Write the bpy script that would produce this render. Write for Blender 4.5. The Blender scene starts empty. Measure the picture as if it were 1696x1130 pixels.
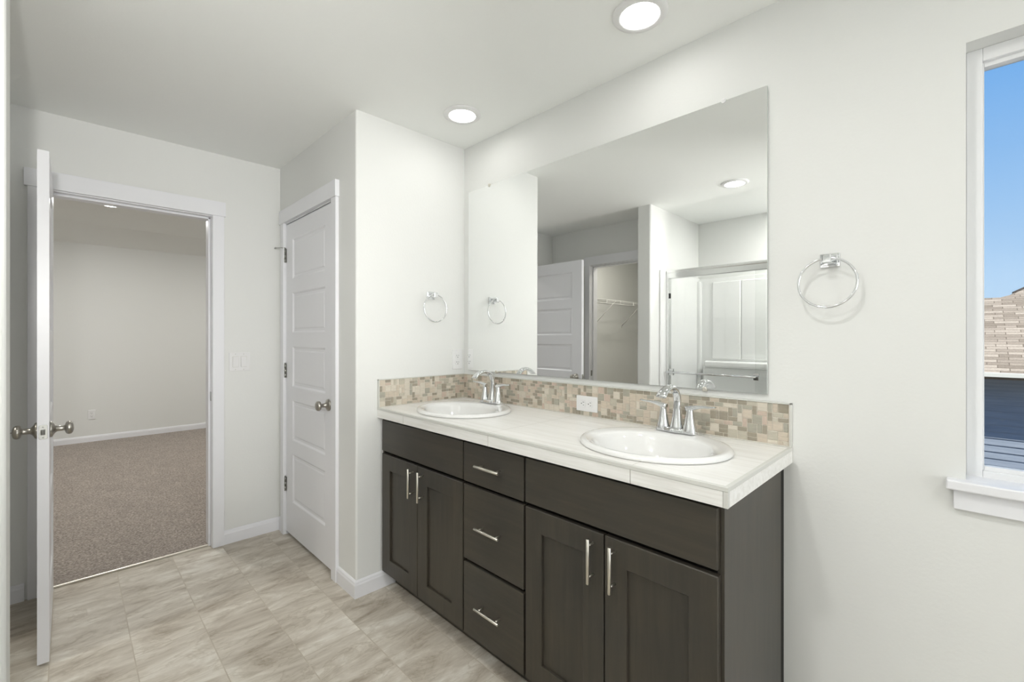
import bpy, bmesh, math, random
from mathutils import Vector, Matrix, Euler

random.seed(7)
C = bpy.context.scene.collection
S = bpy.context.scene
PI = math.pi

# ------------------------------------------------------------------ camera
cam_d = bpy.data.cameras.new('camera')
cam_d.sensor_width = 36.0
cam_d.lens = 744.8 / 1696 * 36.0
cam_d.shift_y = -(565 - 557.8) / 1696
cam_d.clip_start = 0.02
cam = bpy.data.objects.new('camera', cam_d)
C.objects.link(cam)
cam.location = (2.1466, -1.7107, 1.3033)
cam.rotation_euler = (PI / 2, 0, 0.7923)
S.camera = cam

# ------------------------------------------------------------------ world, sun, exposure
SKY, SUN, LAMP, BEDLAMP, WINDOW_FILL, CLOSET, SPOT, MID, SHOW, EXPO = 0.89, 5.3, 19.0, 300.0, 4.7, 195.0, 116.0, 145.0, 345.0, 0.16
w = bpy.data.worlds.new('world')
S.world = w
w.use_nodes = True
nt = w.node_tree
nt.nodes.clear()
tc_ = nt.nodes.new('ShaderNodeTexCoord')
sp_ = nt.nodes.new('ShaderNodeSeparateXYZ')
sky = nt.nodes.new('ShaderNodeValToRGB')          # clear sky: pale at the horizon, deeper blue overhead
stops_ = [(0.0, (.16, .15, .14, 1)), (.02, (.56, .76, .97, 1)), (.20, (.36, .60, .93, 1)), (.46, (.125, .40, .87, 1)), (1.0, (.07, .22, .62, 1))]
for p_, c_ in stops_[1:-1]: sky.color_ramp.elements.new(p_)
for el_, (p_, c_) in zip(sky.color_ramp.elements, stops_): el_.color = c_
nt.links.new(tc_.outputs['Generated'], sp_.inputs[0])
nt.links.new(sp_.outputs['Z'], sky.inputs['Fac'])
bg = nt.nodes.new('ShaderNodeBackground')
bg.inputs['Strength'].default_value = SKY
wo = nt.nodes.new('ShaderNodeOutputWorld')
nt.links.new(sky.outputs[0], bg.inputs['Color'])
nt.links.new(bg.outputs[0], wo.inputs['Surface'])

sun_d = bpy.data.lights.new('sun', 'SUN')
sun_d.energy = SUN
sun_d.angle = math.radians(0.53)
sun_d.color = (1.0, 0.94, 0.85)
sun = bpy.data.objects.new('sun', sun_d)
C.objects.link(sun)
sun.rotation_euler = (math.radians(32), 0, math.radians(-8))   # comes from behind the room, high
sun.location = (0, -6, 12)

vs = S.view_settings
vs.view_transform = 'Standard'
vs.look = 'None'
vs.gamma = 1.0
vs.use_curve_mapping = False
vs.exposure = EXPO

# ------------------------------------------------------------------ materials
def srgb(r, g, b):
    f = lambda c: (c / 255 / 12.92) if c / 255 <= 0.04045 else ((c / 255 + 0.055) / 1.055) ** 2.4
    return (f(r), f(g), f(b), 1.0)

class NT:
    """small wrapper for building node materials"""
    def __init__(self, name):
        self.m = bpy.data.materials.new(name)
        self.m.use_nodes = True
        self.t = self.m.node_tree
        self.b = self.t.nodes['Principled BSDF']
        self.out = self.t.nodes['Material Output']
    def n(self, typ, **kw):
        nd = self.t.nodes.new(typ)
        for k, v in kw.items():
            if k in nd.inputs: nd.inputs[k].default_value = v
            else: setattr(nd, k, v)
        return nd
    def l(self, a, b): self.t.links.new(a, b)
    def coord(self, scale=(1, 1, 1), rot=(0, 0, 0)):
        tc = self.n('ShaderNodeTexCoord')
        mp = self.n('ShaderNodeMapping')
        mp.inputs['Scale'].default_value = scale
        mp.inputs['Rotation'].default_value = rot
        self.l(tc.outputs['Object'], mp.inputs['Vector'])
        return mp.outputs['Vector']
    def bump(self, height, strength, dist):
        bp = self.n('ShaderNodeBump')
        bp.inputs['Strength'].default_value = strength
        bp.inputs['Distance'].default_value = dist
        self.l(height, bp.inputs['Height'])
        self.l(bp.outputs['Normal'], self.b.inputs['Normal'])
    def ramp(self, fac, stops):
        r = self.n('ShaderNodeValToRGB')
        e = r.color_ramp.elements
        while len(e) < len(stops): e.new(0.5)
        for el, (p, c) in zip(e, stops): el.position, el.color = p, c
        self.l(fac, r.inputs['Fac'])
        return r.outputs['Color']
    def mix(self, fac, a, b, mode='MIX'):
        mx = self.n('ShaderNodeMix', data_type='RGBA', blend_type=mode)
        for sock, v in ((mx.inputs[0], fac), (mx.inputs[6], a), (mx.inputs[7], b)):
            if isinstance(v, (int, float, tuple)): sock.default_value = v
            else: self.l(v, sock)
        return mx.outputs[2]

def simple(name, col, rough=0.5, metal=0.0, spec=0.5, coat=0.0):
    k = NT(name)
    k.b.inputs['Base Color'].default_value = col
    k.b.inputs['Roughness'].default_value = rough
    k.b.inputs['Metallic'].default_value = metal
    k.b.inputs['Specular IOR Level'].default_value = spec
    k.b.inputs['Coat Weight'].default_value = coat
    k.b.inputs['Coat Roughness'].default_value = 0.05
    return k

def paint(name, col, rough=0.6, peel=0.06, scale=90):
    k = simple(name, col, rough, spec=0.3)
    nz = k.n('ShaderNodeTexNoise', Scale=scale, Detail=3.0)
    k.l(k.coord(), nz.inputs['Vector'])
    k.bump(nz.outputs['Fac'], peel, 0.004)
    return k.m

M = {}
M['wall'] = paint('wall_paint', (0.805, 0.812, 0.79, 1), 0.6, 0.10)
M['ceiling'] = paint('ceiling_paint', (0.935, 0.948, 0.925, 1), 0.8, 0.08)
M['trim'] = simple('white_enamel', (0.855, 0.86, 0.885, 1), 0.32, spec=0.4).m
M['plastic'] = simple('white_plastic', (0.83, 0.83, 0.825, 1), 0.3).m
M['slot'] = simple('dark_slot', (0.03, 0.03, 0.03, 1), 0.6).m
M['vinyl'] = simple('white_window_vinyl', (0.84, 0.845, 0.85, 1), 0.35).m
M['porcelain'] = simple('glazed_porcelain', (0.85, 0.85, 0.835, 1), 0.08, coat=0.6).m
M['fiberglass'] = simple('gloss_fibreglass', (0.89, 0.895, 0.885, 1), 0.12, coat=0.3).m
M['chrome'] = simple('chrome', (0.74, 0.75, 0.76, 1), 0.06, 1.0).m
M['alu'] = simple('bright_aluminium', (0.80, 0.81, 0.80, 1), 0.24, 1.0).m
M['nickel'] = simple('brushed_nickel', (0.72, 0.69, 0.62, 1), 0.32, 1.0).m
M['satin'] = simple('satin_nickel', (0.42, 0.40, 0.36, 1), 0.28, 1.0).m
M['steel'] = simple('hinge_steel', (0.36, 0.36, 0.34, 1), 0.35, 1.0).m
M['plate'] = simple('dull_plated_steel', (0.50, 0.50, 0.47, 1), 0.42, 1.0).m
M['rubber'] = simple('black_rubber', (0.012, 0.012, 0.012, 1), 0.6).m
M['grout'] = simple('pale_grout', srgb(222, 215, 202), 0.9, spec=0.1).m
M['caulk'] = simple('white_caulk', srgb(214, 211, 202), 0.6).m
M['edge_trim'] = simple('grey_edge_profile', srgb(214, 214, 208), 0.45).m
M['gap'] = simple('cabinet_gap_shade', (0.006, 0.006, 0.005, 1), 0.8, spec=0.1).m  # near-black: the shade between cabinet fronts is put into the colour
M['wire'] = simple('white_coated_wire', (0.78, 0.78, 0.76, 1), 0.4).m
M['mirror'] = simple('silvered_glass', (0.93, 0.94, 0.935, 1), 0.0, 1.0).m
M['glass_edge'] = simple('polished_glass_edge', srgb(212, 220, 214), 0.15).m
M['brass_dark'] = simple('dark_nickel', (0.30, 0.28, 0.25, 1), 0.3, 1.0).m

def glass_mat(name, tint, refl=1.0):
    """thin clear pane: transparent with a fresnel reflection"""
    k = NT(name)
    tr = k.n('ShaderNodeBsdfTransparent'); tr.inputs['Color'].default_value = tint
    gl = k.n('ShaderNodeBsdfGlossy', Roughness=0.0)
    fr = k.n('ShaderNodeFresnel', IOR=1.45)
    mul = k.n('ShaderNodeMath', operation='MULTIPLY'); mul.inputs[1].default_value = refl
    k.l(fr.outputs[0], mul.inputs[0])
    mx = k.n('ShaderNodeMixShader')
    k.l(mul.outputs[0], mx.inputs[0]); k.l(tr.outputs[0], mx.inputs[1]); k.l(gl.outputs[0], mx.inputs[2])
    k.l(mx.outputs[0], k.out.inputs['Surface'])
    return k.m
M['pane'] = glass_mat('window_glass', (0.97, 0.98, 0.98, 1), 0.5)
M['shower_glass'] = glass_mat('shower_glass', (0.985, 0.99, 0.985, 1), 0.8)

def lens(name, strength, col):
    k = NT(name)
    em = k.n('ShaderNodeEmission', Strength=strength)
    em.inputs['Color'].default_value = col
    k.l(em.outputs[0], k.out.inputs['Surface'])
    return k.m
M['lens'] = lens('lamp_diffuser', LAMP, (1.0, 0.987, 0.96, 1))
M['fill_pane'] = lens('window_fill_glow', WINDOW_FILL, (0.97, 0.985, 1.0, 1))
M['fill_mid'] = lens('mid_fill_glow', MID, (1.0, 0.987, 0.965, 1))
M['fill_shower'] = lens('shower_fill_glow', SHOW, (1.0, 0.99, 0.965, 1))
M['fill_closet'] = lens('closet_fill_glow', CLOSET, (1.0, 0.95, 0.86, 1))
M['lens_bedroom'] = lens('bedroom_lamp_diffuser', BEDLAMP, (1.0, 0.99, 0.955, 1))

# vinyl sheet printed as 0.5 x 0.245 m stone tiles laid in running bond
def mat_floor():
    k = simple('stone_look_vinyl', (1, 1, 1, 1), 0.5, spec=0.35)
    tc = k.n('ShaderNodeTexCoord')
    mp = k.n('ShaderNodeMapping')
    mp.inputs['Location'].default_value = (0.0, 0.54, 0)
    k.l(tc.outputs['Object'], mp.inputs['Vector'])
    br = k.n('ShaderNodeTexBrick', offset=0.5, offset_frequency=2)
    for nm, v in (('Color1', (0, 0, 0, 1)), ('Color2', (1, 1, 1, 1)), ('Mortar', (0.5, 0.5, 0.5, 1)), ('Scale', 1.0), ('Mortar Size', 0.0022),
                  ('Mortar Smooth', 0.3), ('Bias', 0.0), ('Brick Width', 0.5), ('Row Height', 0.245)):
        br.inputs[nm].default_value = v
    k.l(mp.outputs[0], br.inputs['Vector'])
    # shift the stone figure from tile to tile
    off = k.n('ShaderNodeVectorMath', operation='MULTIPLY'); off.inputs[1].default_value = (37.0, 19.0, 11.0)
    k.l(br.outputs['Color'], off.inputs[0])
    add = k.n('ShaderNodeVectorMath', operation='ADD')
    k.l(tc.outputs['Object'], add.inputs[0]); k.l(off.outputs[0], add.inputs[1])
    rot = k.n('ShaderNodeMapping'); rot.inputs['Rotation'].default_value = (0, 0, math.radians(-14)); rot.inputs['Scale'].default_value = (6.5, 2.1, 1)
    k.l(add.outputs[0], rot.inputs['Vector'])
    n1 = k.n('ShaderNodeTexNoise', Scale=1.5, Detail=12.0, Roughness=0.66, Distortion=0.55)
    k.l(rot.outputs[0], n1.inputs['Vector'])
    n2 = k.n('ShaderNodeTexNoise', Scale=1.3, Detail=8.0, Roughness=0.6, Distortion=0.9)
    k.l(rot.outputs[0], n2.inputs['Vector'])
    base = k.ramp(n1.outputs['Fac'], [(0.32, srgb(166, 155, 140)), (0.44, srgb(195, 187, 174)), (0.54, srgb(209, 202, 190)), (0.66, srgb(230, 226, 217))])
    vein = k.ramp(n2.outputs['Fac'], [(0.46, (1, 1, 1, 1)), (0.497, (0.80, 0.78, 0.74, 1)), (0.515, (1.04, 1.04, 1.04, 1)), (0.55, (1, 1, 1, 1))])
    col = k.mix(0.75, base, vein, 'MULTIPLY')
    tone = k.ramp(br.outputs['Color'], [(0.0, (0.93, 0.925, 0.91, 1)), (1.0, (1.04, 1.04, 1.035, 1))])
    col = k.mix(1.0, col, tone, 'MULTIPLY')
    gf = k.n('ShaderNodeMath', operation='MULTIPLY'); gf.inputs[1].default_value = 0.75
    k.l(br.outputs['Fac'], gf.inputs[0])
    col = k.mix(gf.outputs[0], col, srgb(188, 178, 161))
    k.l(col, k.b.inputs['Base Color'])
    inv = k.n('ShaderNodeMath', operation='SUBTRACT'); inv.inputs[0].default_value = 1.0
    k.l(br.outputs['Fac'], inv.inputs[1])
    sm = k.n('ShaderNodeMath', operation='MULTIPLY_ADD'); sm.inputs[1].default_value = 0.35
    k.l(n1.outputs['Fac'], sm.inputs[0]); k.l(inv.outputs[0], sm.inputs[2])
    k.bump(sm.outputs[0], 0.35, 0.002)
    return k.m
M['floor'] = mat_floor()

def mat_carpet():
    k = simple('taupe_carpet', (1, 1, 1, 1), 0.95, spec=0.05)
    n1 = k.n('ShaderNodeTexNoise', Scale=85.0, Detail=4.0, Roughness=0.8)
    n2 = k.n('ShaderNodeTexNoise', Scale=6.0, Detail=4.0, Roughness=0.6)
    v = k.coord()
    k.l(v, n1.inputs['Vector']); k.l(k.coord(), n2.inputs['Vector'])
    c = k.ramp(n1.outputs['Fac'], [(0.32, srgb(92, 81, 72)), (0.5, srgb(156, 144, 133)), (0.68, srgb(208, 197, 188))])
    s = k.ramp(n2.outputs['Fac'], [(0.35, (0.93, 0.93, 0.93, 1)), (0.65, (1.05, 1.05, 1.05, 1))])
    k.l(k.mix(1.0, c, s, 'MULTIPLY'), k.b.inputs['Base Color'])
    k.bump(n1.outputs['Fac'], 0.6, 0.008)
    k.b.inputs['Sheen Weight'].default_value = 0.3
    return k.m
M['carpet'] = mat_carpet()

def mat_wood(name, horizontal):
    k = simple(name, (1, 1, 1, 1), 0.40, spec=0.5)
    sc = (3.0, 30.0, 42.0) if horizontal else (42.0, 30.0, 3.0)
    n1 = k.n('ShaderNodeTexNoise', Scale=1.0, Detail=5.0, Roughness=0.6, Distortion=0.5)
    n2 = k.n('ShaderNodeTexNoise', Scale=2.6, Detail=3.0, Roughness=0.5)
    k.l(k.coord(sc), n1.inputs['Vector']); k.l(k.coord((1, 1, 1)), n2.inputs['Vector'])
    c = k.ramp(n1.outputs['Fac'], [(0.25, srgb(54, 52, 47)), (0.5, srgb(61, 58, 52)), (0.8, srgb(69, 65, 57))])
    s = k.ramp(n2.outputs['Fac'], [(0.35, (0.92, 0.93, 0.96, 1)), (0.65, (1.12, 1.05, 0.96, 1))])
    k.l(k.mix(1.0, c, s, 'MULTIPLY'), k.b.inputs['Base Color'])
    k.bump(n1.outputs['Fac'], 0.05, 0.002)
    return k.m
M['wood_v'] = mat_wood('espresso_wood_upright_grain', False)
M['groove_shade'] = simple('groove_shade_colour', srgb(30, 30, 27), 0.6, spec=0.2).m
M['wood_h'] = mat_wood('espresso_wood_level_grain', True)

def mat_counter():
    k = simple('white_linear_tile', (1, 1, 1, 1), 0.3, spec=0.4)
    n1 = k.n('ShaderNodeTexNoise', Scale=1.0, Detail=6.0, Roughness=0.65, Distortion=0.3)
    k.l(k.coord((3.0, 70.0, 70.0)), n1.inputs['Vector'])
    c = k.ramp(n1.outputs['Fac'], [(0.3, srgb(229, 227, 222)), (0.5, srgb(242, 241, 237)), (0.7, srgb(249, 248, 246))])
    br = k.n('ShaderNodeTexBrick', offset=0.0)
    for nm, v in (('Color1', (1, 1, 1, 1)), ('Color2', (1, 1, 1, 1)), ('Mortar', (0, 0, 0, 1)), ('Scale', 1.0), ('Mortar Size', 0.0012),
                  ('Mortar Smooth', 0.2), ('Brick Width', 0.61), ('Row Height', 2.0)):
        br.inputs[nm].default_value = v
    mp = k.n('ShaderNodeMapping'); mp.inputs['Location'].default_value = (0.358, 1.0, 0)
    tc = k.n('ShaderNodeTexCoord')
    k.l(tc.outputs['Object'], mp.inputs['Vector']); k.l(mp.outputs[0], br.inputs['Vector'])
    k.l(k.mix(br.outputs['Fac'], c, srgb(196, 192, 182)), k.b.inputs['Base Color'])
    return k.m
M['counter'] = mat_counter()

def mat_streak(name, col, rough, vary, sc):
    k = simple(name, col, rough)
    n1 = k.n('ShaderNodeTexNoise', Scale=1.0, Detail=4.0, Roughness=0.7)
    k.l(k.coord(sc), n1.inputs['Vector'])
    lo = tuple(c * (1 - vary) for c in col[:3]) + (1,)
    hi = tuple(min(1, c * (1 + vary)) for c in col[:3]) + (1,)
    k.l(k.ramp(n1.outputs['Fac'], [(0.3, lo), (0.7, hi)]), k.b.inputs['Base Color'])
    return k.m
TILES = [mat_streak('mosaic_cream_stone', srgb(212, 204, 189), 0.5, 0.10, (30, 30, 190)),
         mat_streak('mosaic_beige_stone', srgb(203, 191, 174), 0.5, 0.13, (30, 30, 190)),
         mat_streak('mosaic_rose_stone', srgb(200, 182, 167), 0.5, 0.12, (190, 190, 40)),
         mat_streak('mosaic_taupe_glass', srgb(160, 152, 136), 0.08, 0.10, (30, 30, 160)),
         mat_streak('mosaic_grey_glass', srgb(172, 168, 154), 0.08, 0.10, (30, 30, 160)),
         mat_streak('mosaic_sand_glass', srgb(194, 188, 172), 0.1, 0.10, (30, 30, 160))]

def mat_siding():
    k = simple('blue_grey_siding', (1, 1, 1, 1), 0.6, spec=0.2)
    n1 = k.n('ShaderNodeTexNoise', Scale=1.0, Detail=3.0)
    k.l(k.coord((1.5, 1, 30)), n1.inputs['Vector'])
    k.l(k.ramp(n1.outputs['Fac'], [(0.3, srgb(128, 138, 152)), (0.7, srgb(146, 156, 170))]), k.b.inputs['Base Color'])
    return k.m
M['siding'] = mat_siding()

def mat_shingle():
    k = simple('tan_shingle', (1, 1, 1, 1), 0.9, spec=0.1)
    tc = k.n('ShaderNodeTexCoord')
    br = k.n('ShaderNodeTexBrick', offset=0.42, offset_frequency=2, squash=0.8, squash_frequency=3)
    for nm, v in (('Color1', srgb(134, 122, 107)), ('Color2', srgb(182, 169, 152)), ('Mortar', srgb(112, 100, 87)), ('Scale', 1.0), ('Mortar Size', 0.007),
                  ('Mortar Smooth', 0.4), ('Bias', 0.1), ('Brick Width', 0.33), ('Row Height', 0.098)):
        br.inputs[nm].default_value = v
    k.l(tc.outputs['UV'], br.inputs['Vector'])
    n1 = k.n('ShaderNodeTexNoise', Scale=40.0, Detail=3.0)
    k.l(k.coord(), n1.inputs['Vector'])
    s = k.ramp(n1.outputs['Fac'], [(0.3, (0.85, 0.85, 0.85, 1)), (0.7, (1.1, 1.1, 1.1, 1))])
    k.l(k.mix(1.0, br.outputs['Color'], s, 'MULTIPLY'), k.b.inputs['Base Color'])
    return k.m
M['shingle'] = mat_shingle()
M['gutter'] = simple('cream_gutter', srgb(222, 220, 208), 0.5).m
M['ground'] = simple('grey_gravel', srgb(128, 122, 112), 0.9).m

# ------------------------------------------------------------------ mesh helpers
def bm_new(): return bmesh.new()

def box(bm, x0, x1, y0, y1, z0, z1, bev=0.0, seg=2, mi=0):
    r = bmesh.ops.create_cube(bm, size=1.0)
    vs_ = r['verts']
    for v in vs_:
        v.co = Vector((x0 if v.co.x < 0 else x1, y0 if v.co.y < 0 else y1, z0 if v.co.z < 0 else z1))
    es = list({e for v in vs_ for e in v.link_edges})
    fs = list({f for v in vs_ for f in v.link_faces})
    if mi:
        for f in fs: f.material_index = mi
    if bev > 0:
        g = bmesh.ops.bevel(bm, geom=es, offset=bev, segments=seg, profile=0.5, affect='EDGES', clamp_overlap=True)
        if mi:
            for f in g['faces']: f.material_index = mi
    return vs_

def ring(c, ax_u, ax_v, ru, rv, n):
    return [c + ax_u * (ru * math.cos(2 * PI * i / n)) + ax_v * (rv * math.sin(2 * PI * i / n)) for i in range(n)]

def loft(bm, loops, cap0=True, cap1=True, closed=True, smooth=True):
    rows = [[bm.verts.new(p) for p in lp] for lp in loops]
    n = len(rows[0])
    for a, b in zip(rows, rows[1:]):
        for i in range(n if closed else n - 1):
            f = bm.faces.new((a[i], a[(i + 1) % n], b[(i + 1) % n], b[i])); f.smooth = smooth
    if cap0: bm.faces.new(list(reversed(rows[0])))
    if cap1: bm.faces.new(rows[-1])
    return rows

def lathe(bm, prof, axis='z', origin=(0, 0, 0), n=32, sx=1.0, sy=1.0, cap0=True, cap1=True):
    """prof: list of (radius, height along the axis)"""
    o = Vector(origin)
    X, Y, Z = Vector((1, 0, 0)), Vector((0, 1, 0)), Vector((0, 0, 1))
    u, v, a = {'z': (X, Y, Z), 'x': (Y, Z, X), 'y': (Z, X, Y), '-y': (X, Z, -Y), '-x': (Z, Y, -X)}[axis]
    loft(bm, [ring(o + a * h, u, v, r * sx, r * sy, n) for r, h in prof], cap0, cap1)

def tube(bm, pts, r, n=10, cap=True):
    pts = [Vector(p) for p in pts]
    rr = r if isinstance(r, (list, tuple)) else [r] * len(pts)
    loops, prev = [], None
    for i, p in enumerate(pts):
        t = (pts[min(i + 1, len(pts) - 1)] - pts[max(i - 1, 0)]).normalized()
        if prev is None:
            up = Vector((0, 0, 1)) if abs(t.z) < 0.9 else Vector((1, 0, 0))
            u = t.cross(up).normalized()
        else:
            u = (prev - t * prev.dot(t)).normalized()
        v = t.cross(u).normalized()
        prev = u
        ru, rv = rr[i] if isinstance(rr[i], (list, tuple)) else (rr[i], rr[i])
        loops.append(ring(p, u, v, ru, rv, n))
    loft(bm, loops, cap, cap)

def torus(bm, c, R, r, ax_u, ax_v, n=64, m=10):
    c, ax_u, ax_v = Vector(c), Vector(ax_u), Vector(ax_v)
    nn = ax_u.cross(ax_v)
    rows = []
    for i in range(n):
        a = 2 * PI * i / n
        d = ax_u * math.cos(a) + ax_v * math.sin(a)
        rows.append([bm.verts.new(c + d * (R + r * math.cos(2 * PI * j / m)) + nn * (r * math.sin(2 * PI * j / m))) for j in range(m)])
    for i in range(n):
        a, b = rows[i], rows[(i + 1) % n]
        for j in range(m):
            f = bm.faces.new((a[j], b[j], b[(j + 1) % m], a[(j + 1) % m])); f.smooth = True

def obj(name, bm, mats, parent=None, origin=None):
    """links the bmesh as ONE mesh object; coordinates are given in the parent's frame (or the world)"""
    bmesh.ops.recalc_face_normals(bm, faces=bm.faces)
    if origin is not None:
        bmesh.ops.translate(bm, verts=bm.verts, vec=-Vector(origin))
    me = bpy.data.meshes.new(name)
    bm.to_mesh(me); bm.free()
    for m in (mats if isinstance(mats, (list, tuple)) else [mats]): me.materials.append(m)
    o = bpy.data.objects.new(name, me)
    C.objects.link(o)
    if origin is not None: o.location = origin
    if parent is not None: o.parent = parent
    return o

def tag(o, label, cat, group=None, kind=None):
    o['label'] = label; o['category'] = cat
    if group: o['group'] = group
    if kind: o['kind'] = kind
    return o

def thing(name, label, cat, loc=(0, 0, 0), rotz=0.0, group=None, kind=None):
    o = bpy.data.objects.new(name, None)
    o.empty_display_size = 0.05
    C.objects.link(o)
    o.location = loc; o.rotation_euler = (0, 0, rotz)
    return tag(o, label, cat, group, kind)

def struct(name, label, cat, bm, m):
    return tag(obj(name, bm, m), label, cat, kind='structure')

def dup(root, loc, rotz, label):
    r = root.copy(); C.objects.link(r)
    r.location = loc; r.rotation_euler = (0, 0, rotz); r['label'] = label
    for ch in list(root.children):
        c = ch.copy(); C.objects.link(c); c.parent = r
        for g in ch.children:
            d = g.copy(); C.objects.link(d); d.parent = c
    return r

# ------------------------------------------------------------------ key dimensions
H = 2.44
YB, XC = -0.688, -1.131           # linen-closet wall, bedroom-door wall
WT = 0.115                        # wall thickness
WX0, WX1, WY = 0.126, 0.252, -1.835   # wing wall between closet nook and shower
NY = -2.18                        # back wall of the nook
SBY, SRX = -2.80, 1.776           # shower back wall and far side
RX = 5.4                          # end of the room beyond the window
BX, BZ = -5.445, 2.62             # bedroom far wall, bedroom ceiling
CY = -4.5                         # far end of the walk-in closet

# ------------------------------------------------------------------ setting: floors, walls, ceilings
b = bm_new(); box(b, -1.178, RX + .1, CY - .1, 0.14, -0.06, 0.0)
struct('floor', 'beige stone look vinyl floor in running bond tiles', 'floor', b, M['floor'])
b = bm_new(); box(b, BX - .1, -1.178, -4.6, 1.6, -0.06, 0.009)
struct('floor_bedroom', 'taupe carpet floor of the bedroom beyond the open door', 'carpet', b, M['carpet'])

WIN = (2.143, 3.06, 0.921, 2.09)
b = bm_new()
box(b, -0.115, WIN[0], 0, 0.14, 0, H); box(b, WIN[1], RX + .1, 0, 0.14, 0, H)
box(b, WIN[0], WIN[1], 0, 0.14, 0, WIN[2] - .026); box(b, WIN[0], WIN[1], 0, 0.14, WIN[3], H)
box(b, XC - WT, -0.115, 0, 0.14, 0, H)
struct('wall_vanity', 'white painted wall carrying the mirror and the window', 'wall', b, M['wall'])

b = bm_new()      # the wall end carries a small rounded corner bead
vs_ = box(b, -0.115, 0.0, YB, 0.0, 0, H)
ed = [e for e in b.edges if all(abs(v.co.x) < 1e-6 and abs(v.co.y - YB) < 1e-6 for v in e.verts)]
bmesh.ops.bevel(b, geom=ed, offset=0.010, segments=4, profile=0.5, affect='EDGES')
for f in b.faces: f.smooth = False
struct('wall_end', 'white painted wall at the end of the vanity with a towel ring', 'wall', b, M['wall'])

DX0, DX1, DZ = -1.012, -0.264, 2.045     # linen closet door opening
b = bm_new()
J = .0165                                    # the jamb boards sit inside the rough opening
box(b, XC, DX0 - J, YB, YB + WT, 0, H); box(b, DX1 + J, -0.115, YB, YB + WT, 0, H); box(b, DX0 - J, DX1 + J, YB, YB + WT, DZ + J, H)
struct('wall_linen', 'short white wall holding the closed linen closet door', 'wall', b, M['wall'])

OY0, OY1, OZ = -1.800, -1.081, 2.048     # bedroom door opening
b = bm_new()
box(b, XC - WT, XC, OY1 + J, 0.0, 0, BZ + .1); box(b, XC - WT, XC, CY, OY0 - J, 0, BZ + .1); box(b, XC - WT, XC, OY0 - J, OY1 + J, OZ + J, BZ + .1)
struct('wall_doorway', 'white painted wall around the open bedroom doorway', 'wall', b, M['wall'])

b = bm_new()
vs_ = box(b, WX0, WX1, CY, WY, 0, H)
ed = [e for e in b.edges if all(abs(v.co.y - WY) < 1e-6 for v in e.verts) and abs(e.verts[0].co.z - e.verts[1].co.z) > 1]
bmesh.ops.bevel(b, geom=ed, offset=0.014, segments=4, profile=0.5, affect='EDGES')
struct('wall_wing', 'narrow white wall end between the closet nook and the shower', 'wall', b, M['wall'])

NX0, NX1, NZ = -0.612, 0.05, 2.048       # walk-in closet opening
b = bm_new()
box(b, XC, NX0 - J, NY - WT, NY, 0, H); box(b, NX1 + J, WX0, NY - WT, NY, 0, H); box(b, NX0 - J, NX1 + J, NY - WT, NY, NZ + J, H)
struct('wall_nook', 'wall of the nook around the walk-in closet opening', 'wall', b, M['wall'])
b = bm_new(); box(b, XC - WT, WX1, CY - .1, CY, 0, H)
struct('wall_closet', 'end wall of the walk-in closet', 'wall', b, M['wall'])
b = bm_new(); box(b, WX1, SRX + .12, SBY - .12, SBY, 0, H)
struct('wall_shower', 'white wall above the shower surround', 'wall', b, M['wall'])
b = bm_new(); box(b, SRX, SRX + .12, SBY, -1.95, 0, H)
struct('wall_shower_end', 'wall at the far end of the shower', 'wall', b, M['wall'])
b = bm_new(); box(b, SRX + .12, RX + .1, -2.07, -1.95, 0, H)
struct('wall_rear', 'plain wall opposite the window', 'wall', b, M['wall'])
FW = (-1.70, -0.25, 0.35, 2.15)
b = bm_new()
box(b, RX, RX + .1, -1.95, FW[0], 0, H); box(b, RX, RX + .1, FW[1], 0, 0, H); box(b, RX, RX + .1, FW[0], FW[1], 0, FW[2]); box(b, RX, RX + .1, FW[0], FW[1], FW[3], H)
struct('wall_side', 'end wall with the added glowing window, out of the photo', 'wall', b, M['wall'])
b = bm_new(); box(b, BX - .1, BX, -4.6, 1.6, 0, BZ + .1)
struct('wall_bedroom', 'far bedroom wall seen through the doorway', 'wall', b, M['wall'])
b = bm_new(); box(b, BX, XC - WT, 1.5, 1.6, 0, BZ + .1)
struct('wall_bedroom_side', 'bedroom side wall out of sight past the doorway', 'wall', b, M['wall'])
b = bm_new(); box(b, BX, XC - WT, -4.6, -4.5, 0, BZ + .1)
struct('wall_bedroom_end', 'bedroom end wall behind the open door', 'wall', b, M['wall'])
b = bm_new(); box(b, XC - WT, XC, .14, 1.5, 0, BZ + .1)
struct('wall_bedroom_near', 'bedroom wall beside the vanity wall', 'wall', b, M['wall'])

b = bm_new(); box(b, XC - .002, RX + .1, CY - .1, 0.14, H, H + .18)
struct('ceiling', 'flat white bathroom ceiling with recessed lights', 'ceiling', b, M['ceiling'])
b = bm_new()
box(b, -5.06, XC - .002, -4.6, 1.6, BZ, BZ + .18)
loft(b, [[Vector((-5.06, y, BZ)), Vector((-5.06, y, BZ + .18)), Vector((BX - .1, y, BZ + .18)), Vector((BX - .1, y, 2.40)), Vector((BX, y, 2.44))] for y in (-4.6, 1.6)], smooth=False)
struct('ceiling_bedroom', 'bedroom ceiling sloping down to the far wall', 'ceiling', b, M['ceiling'])

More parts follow.
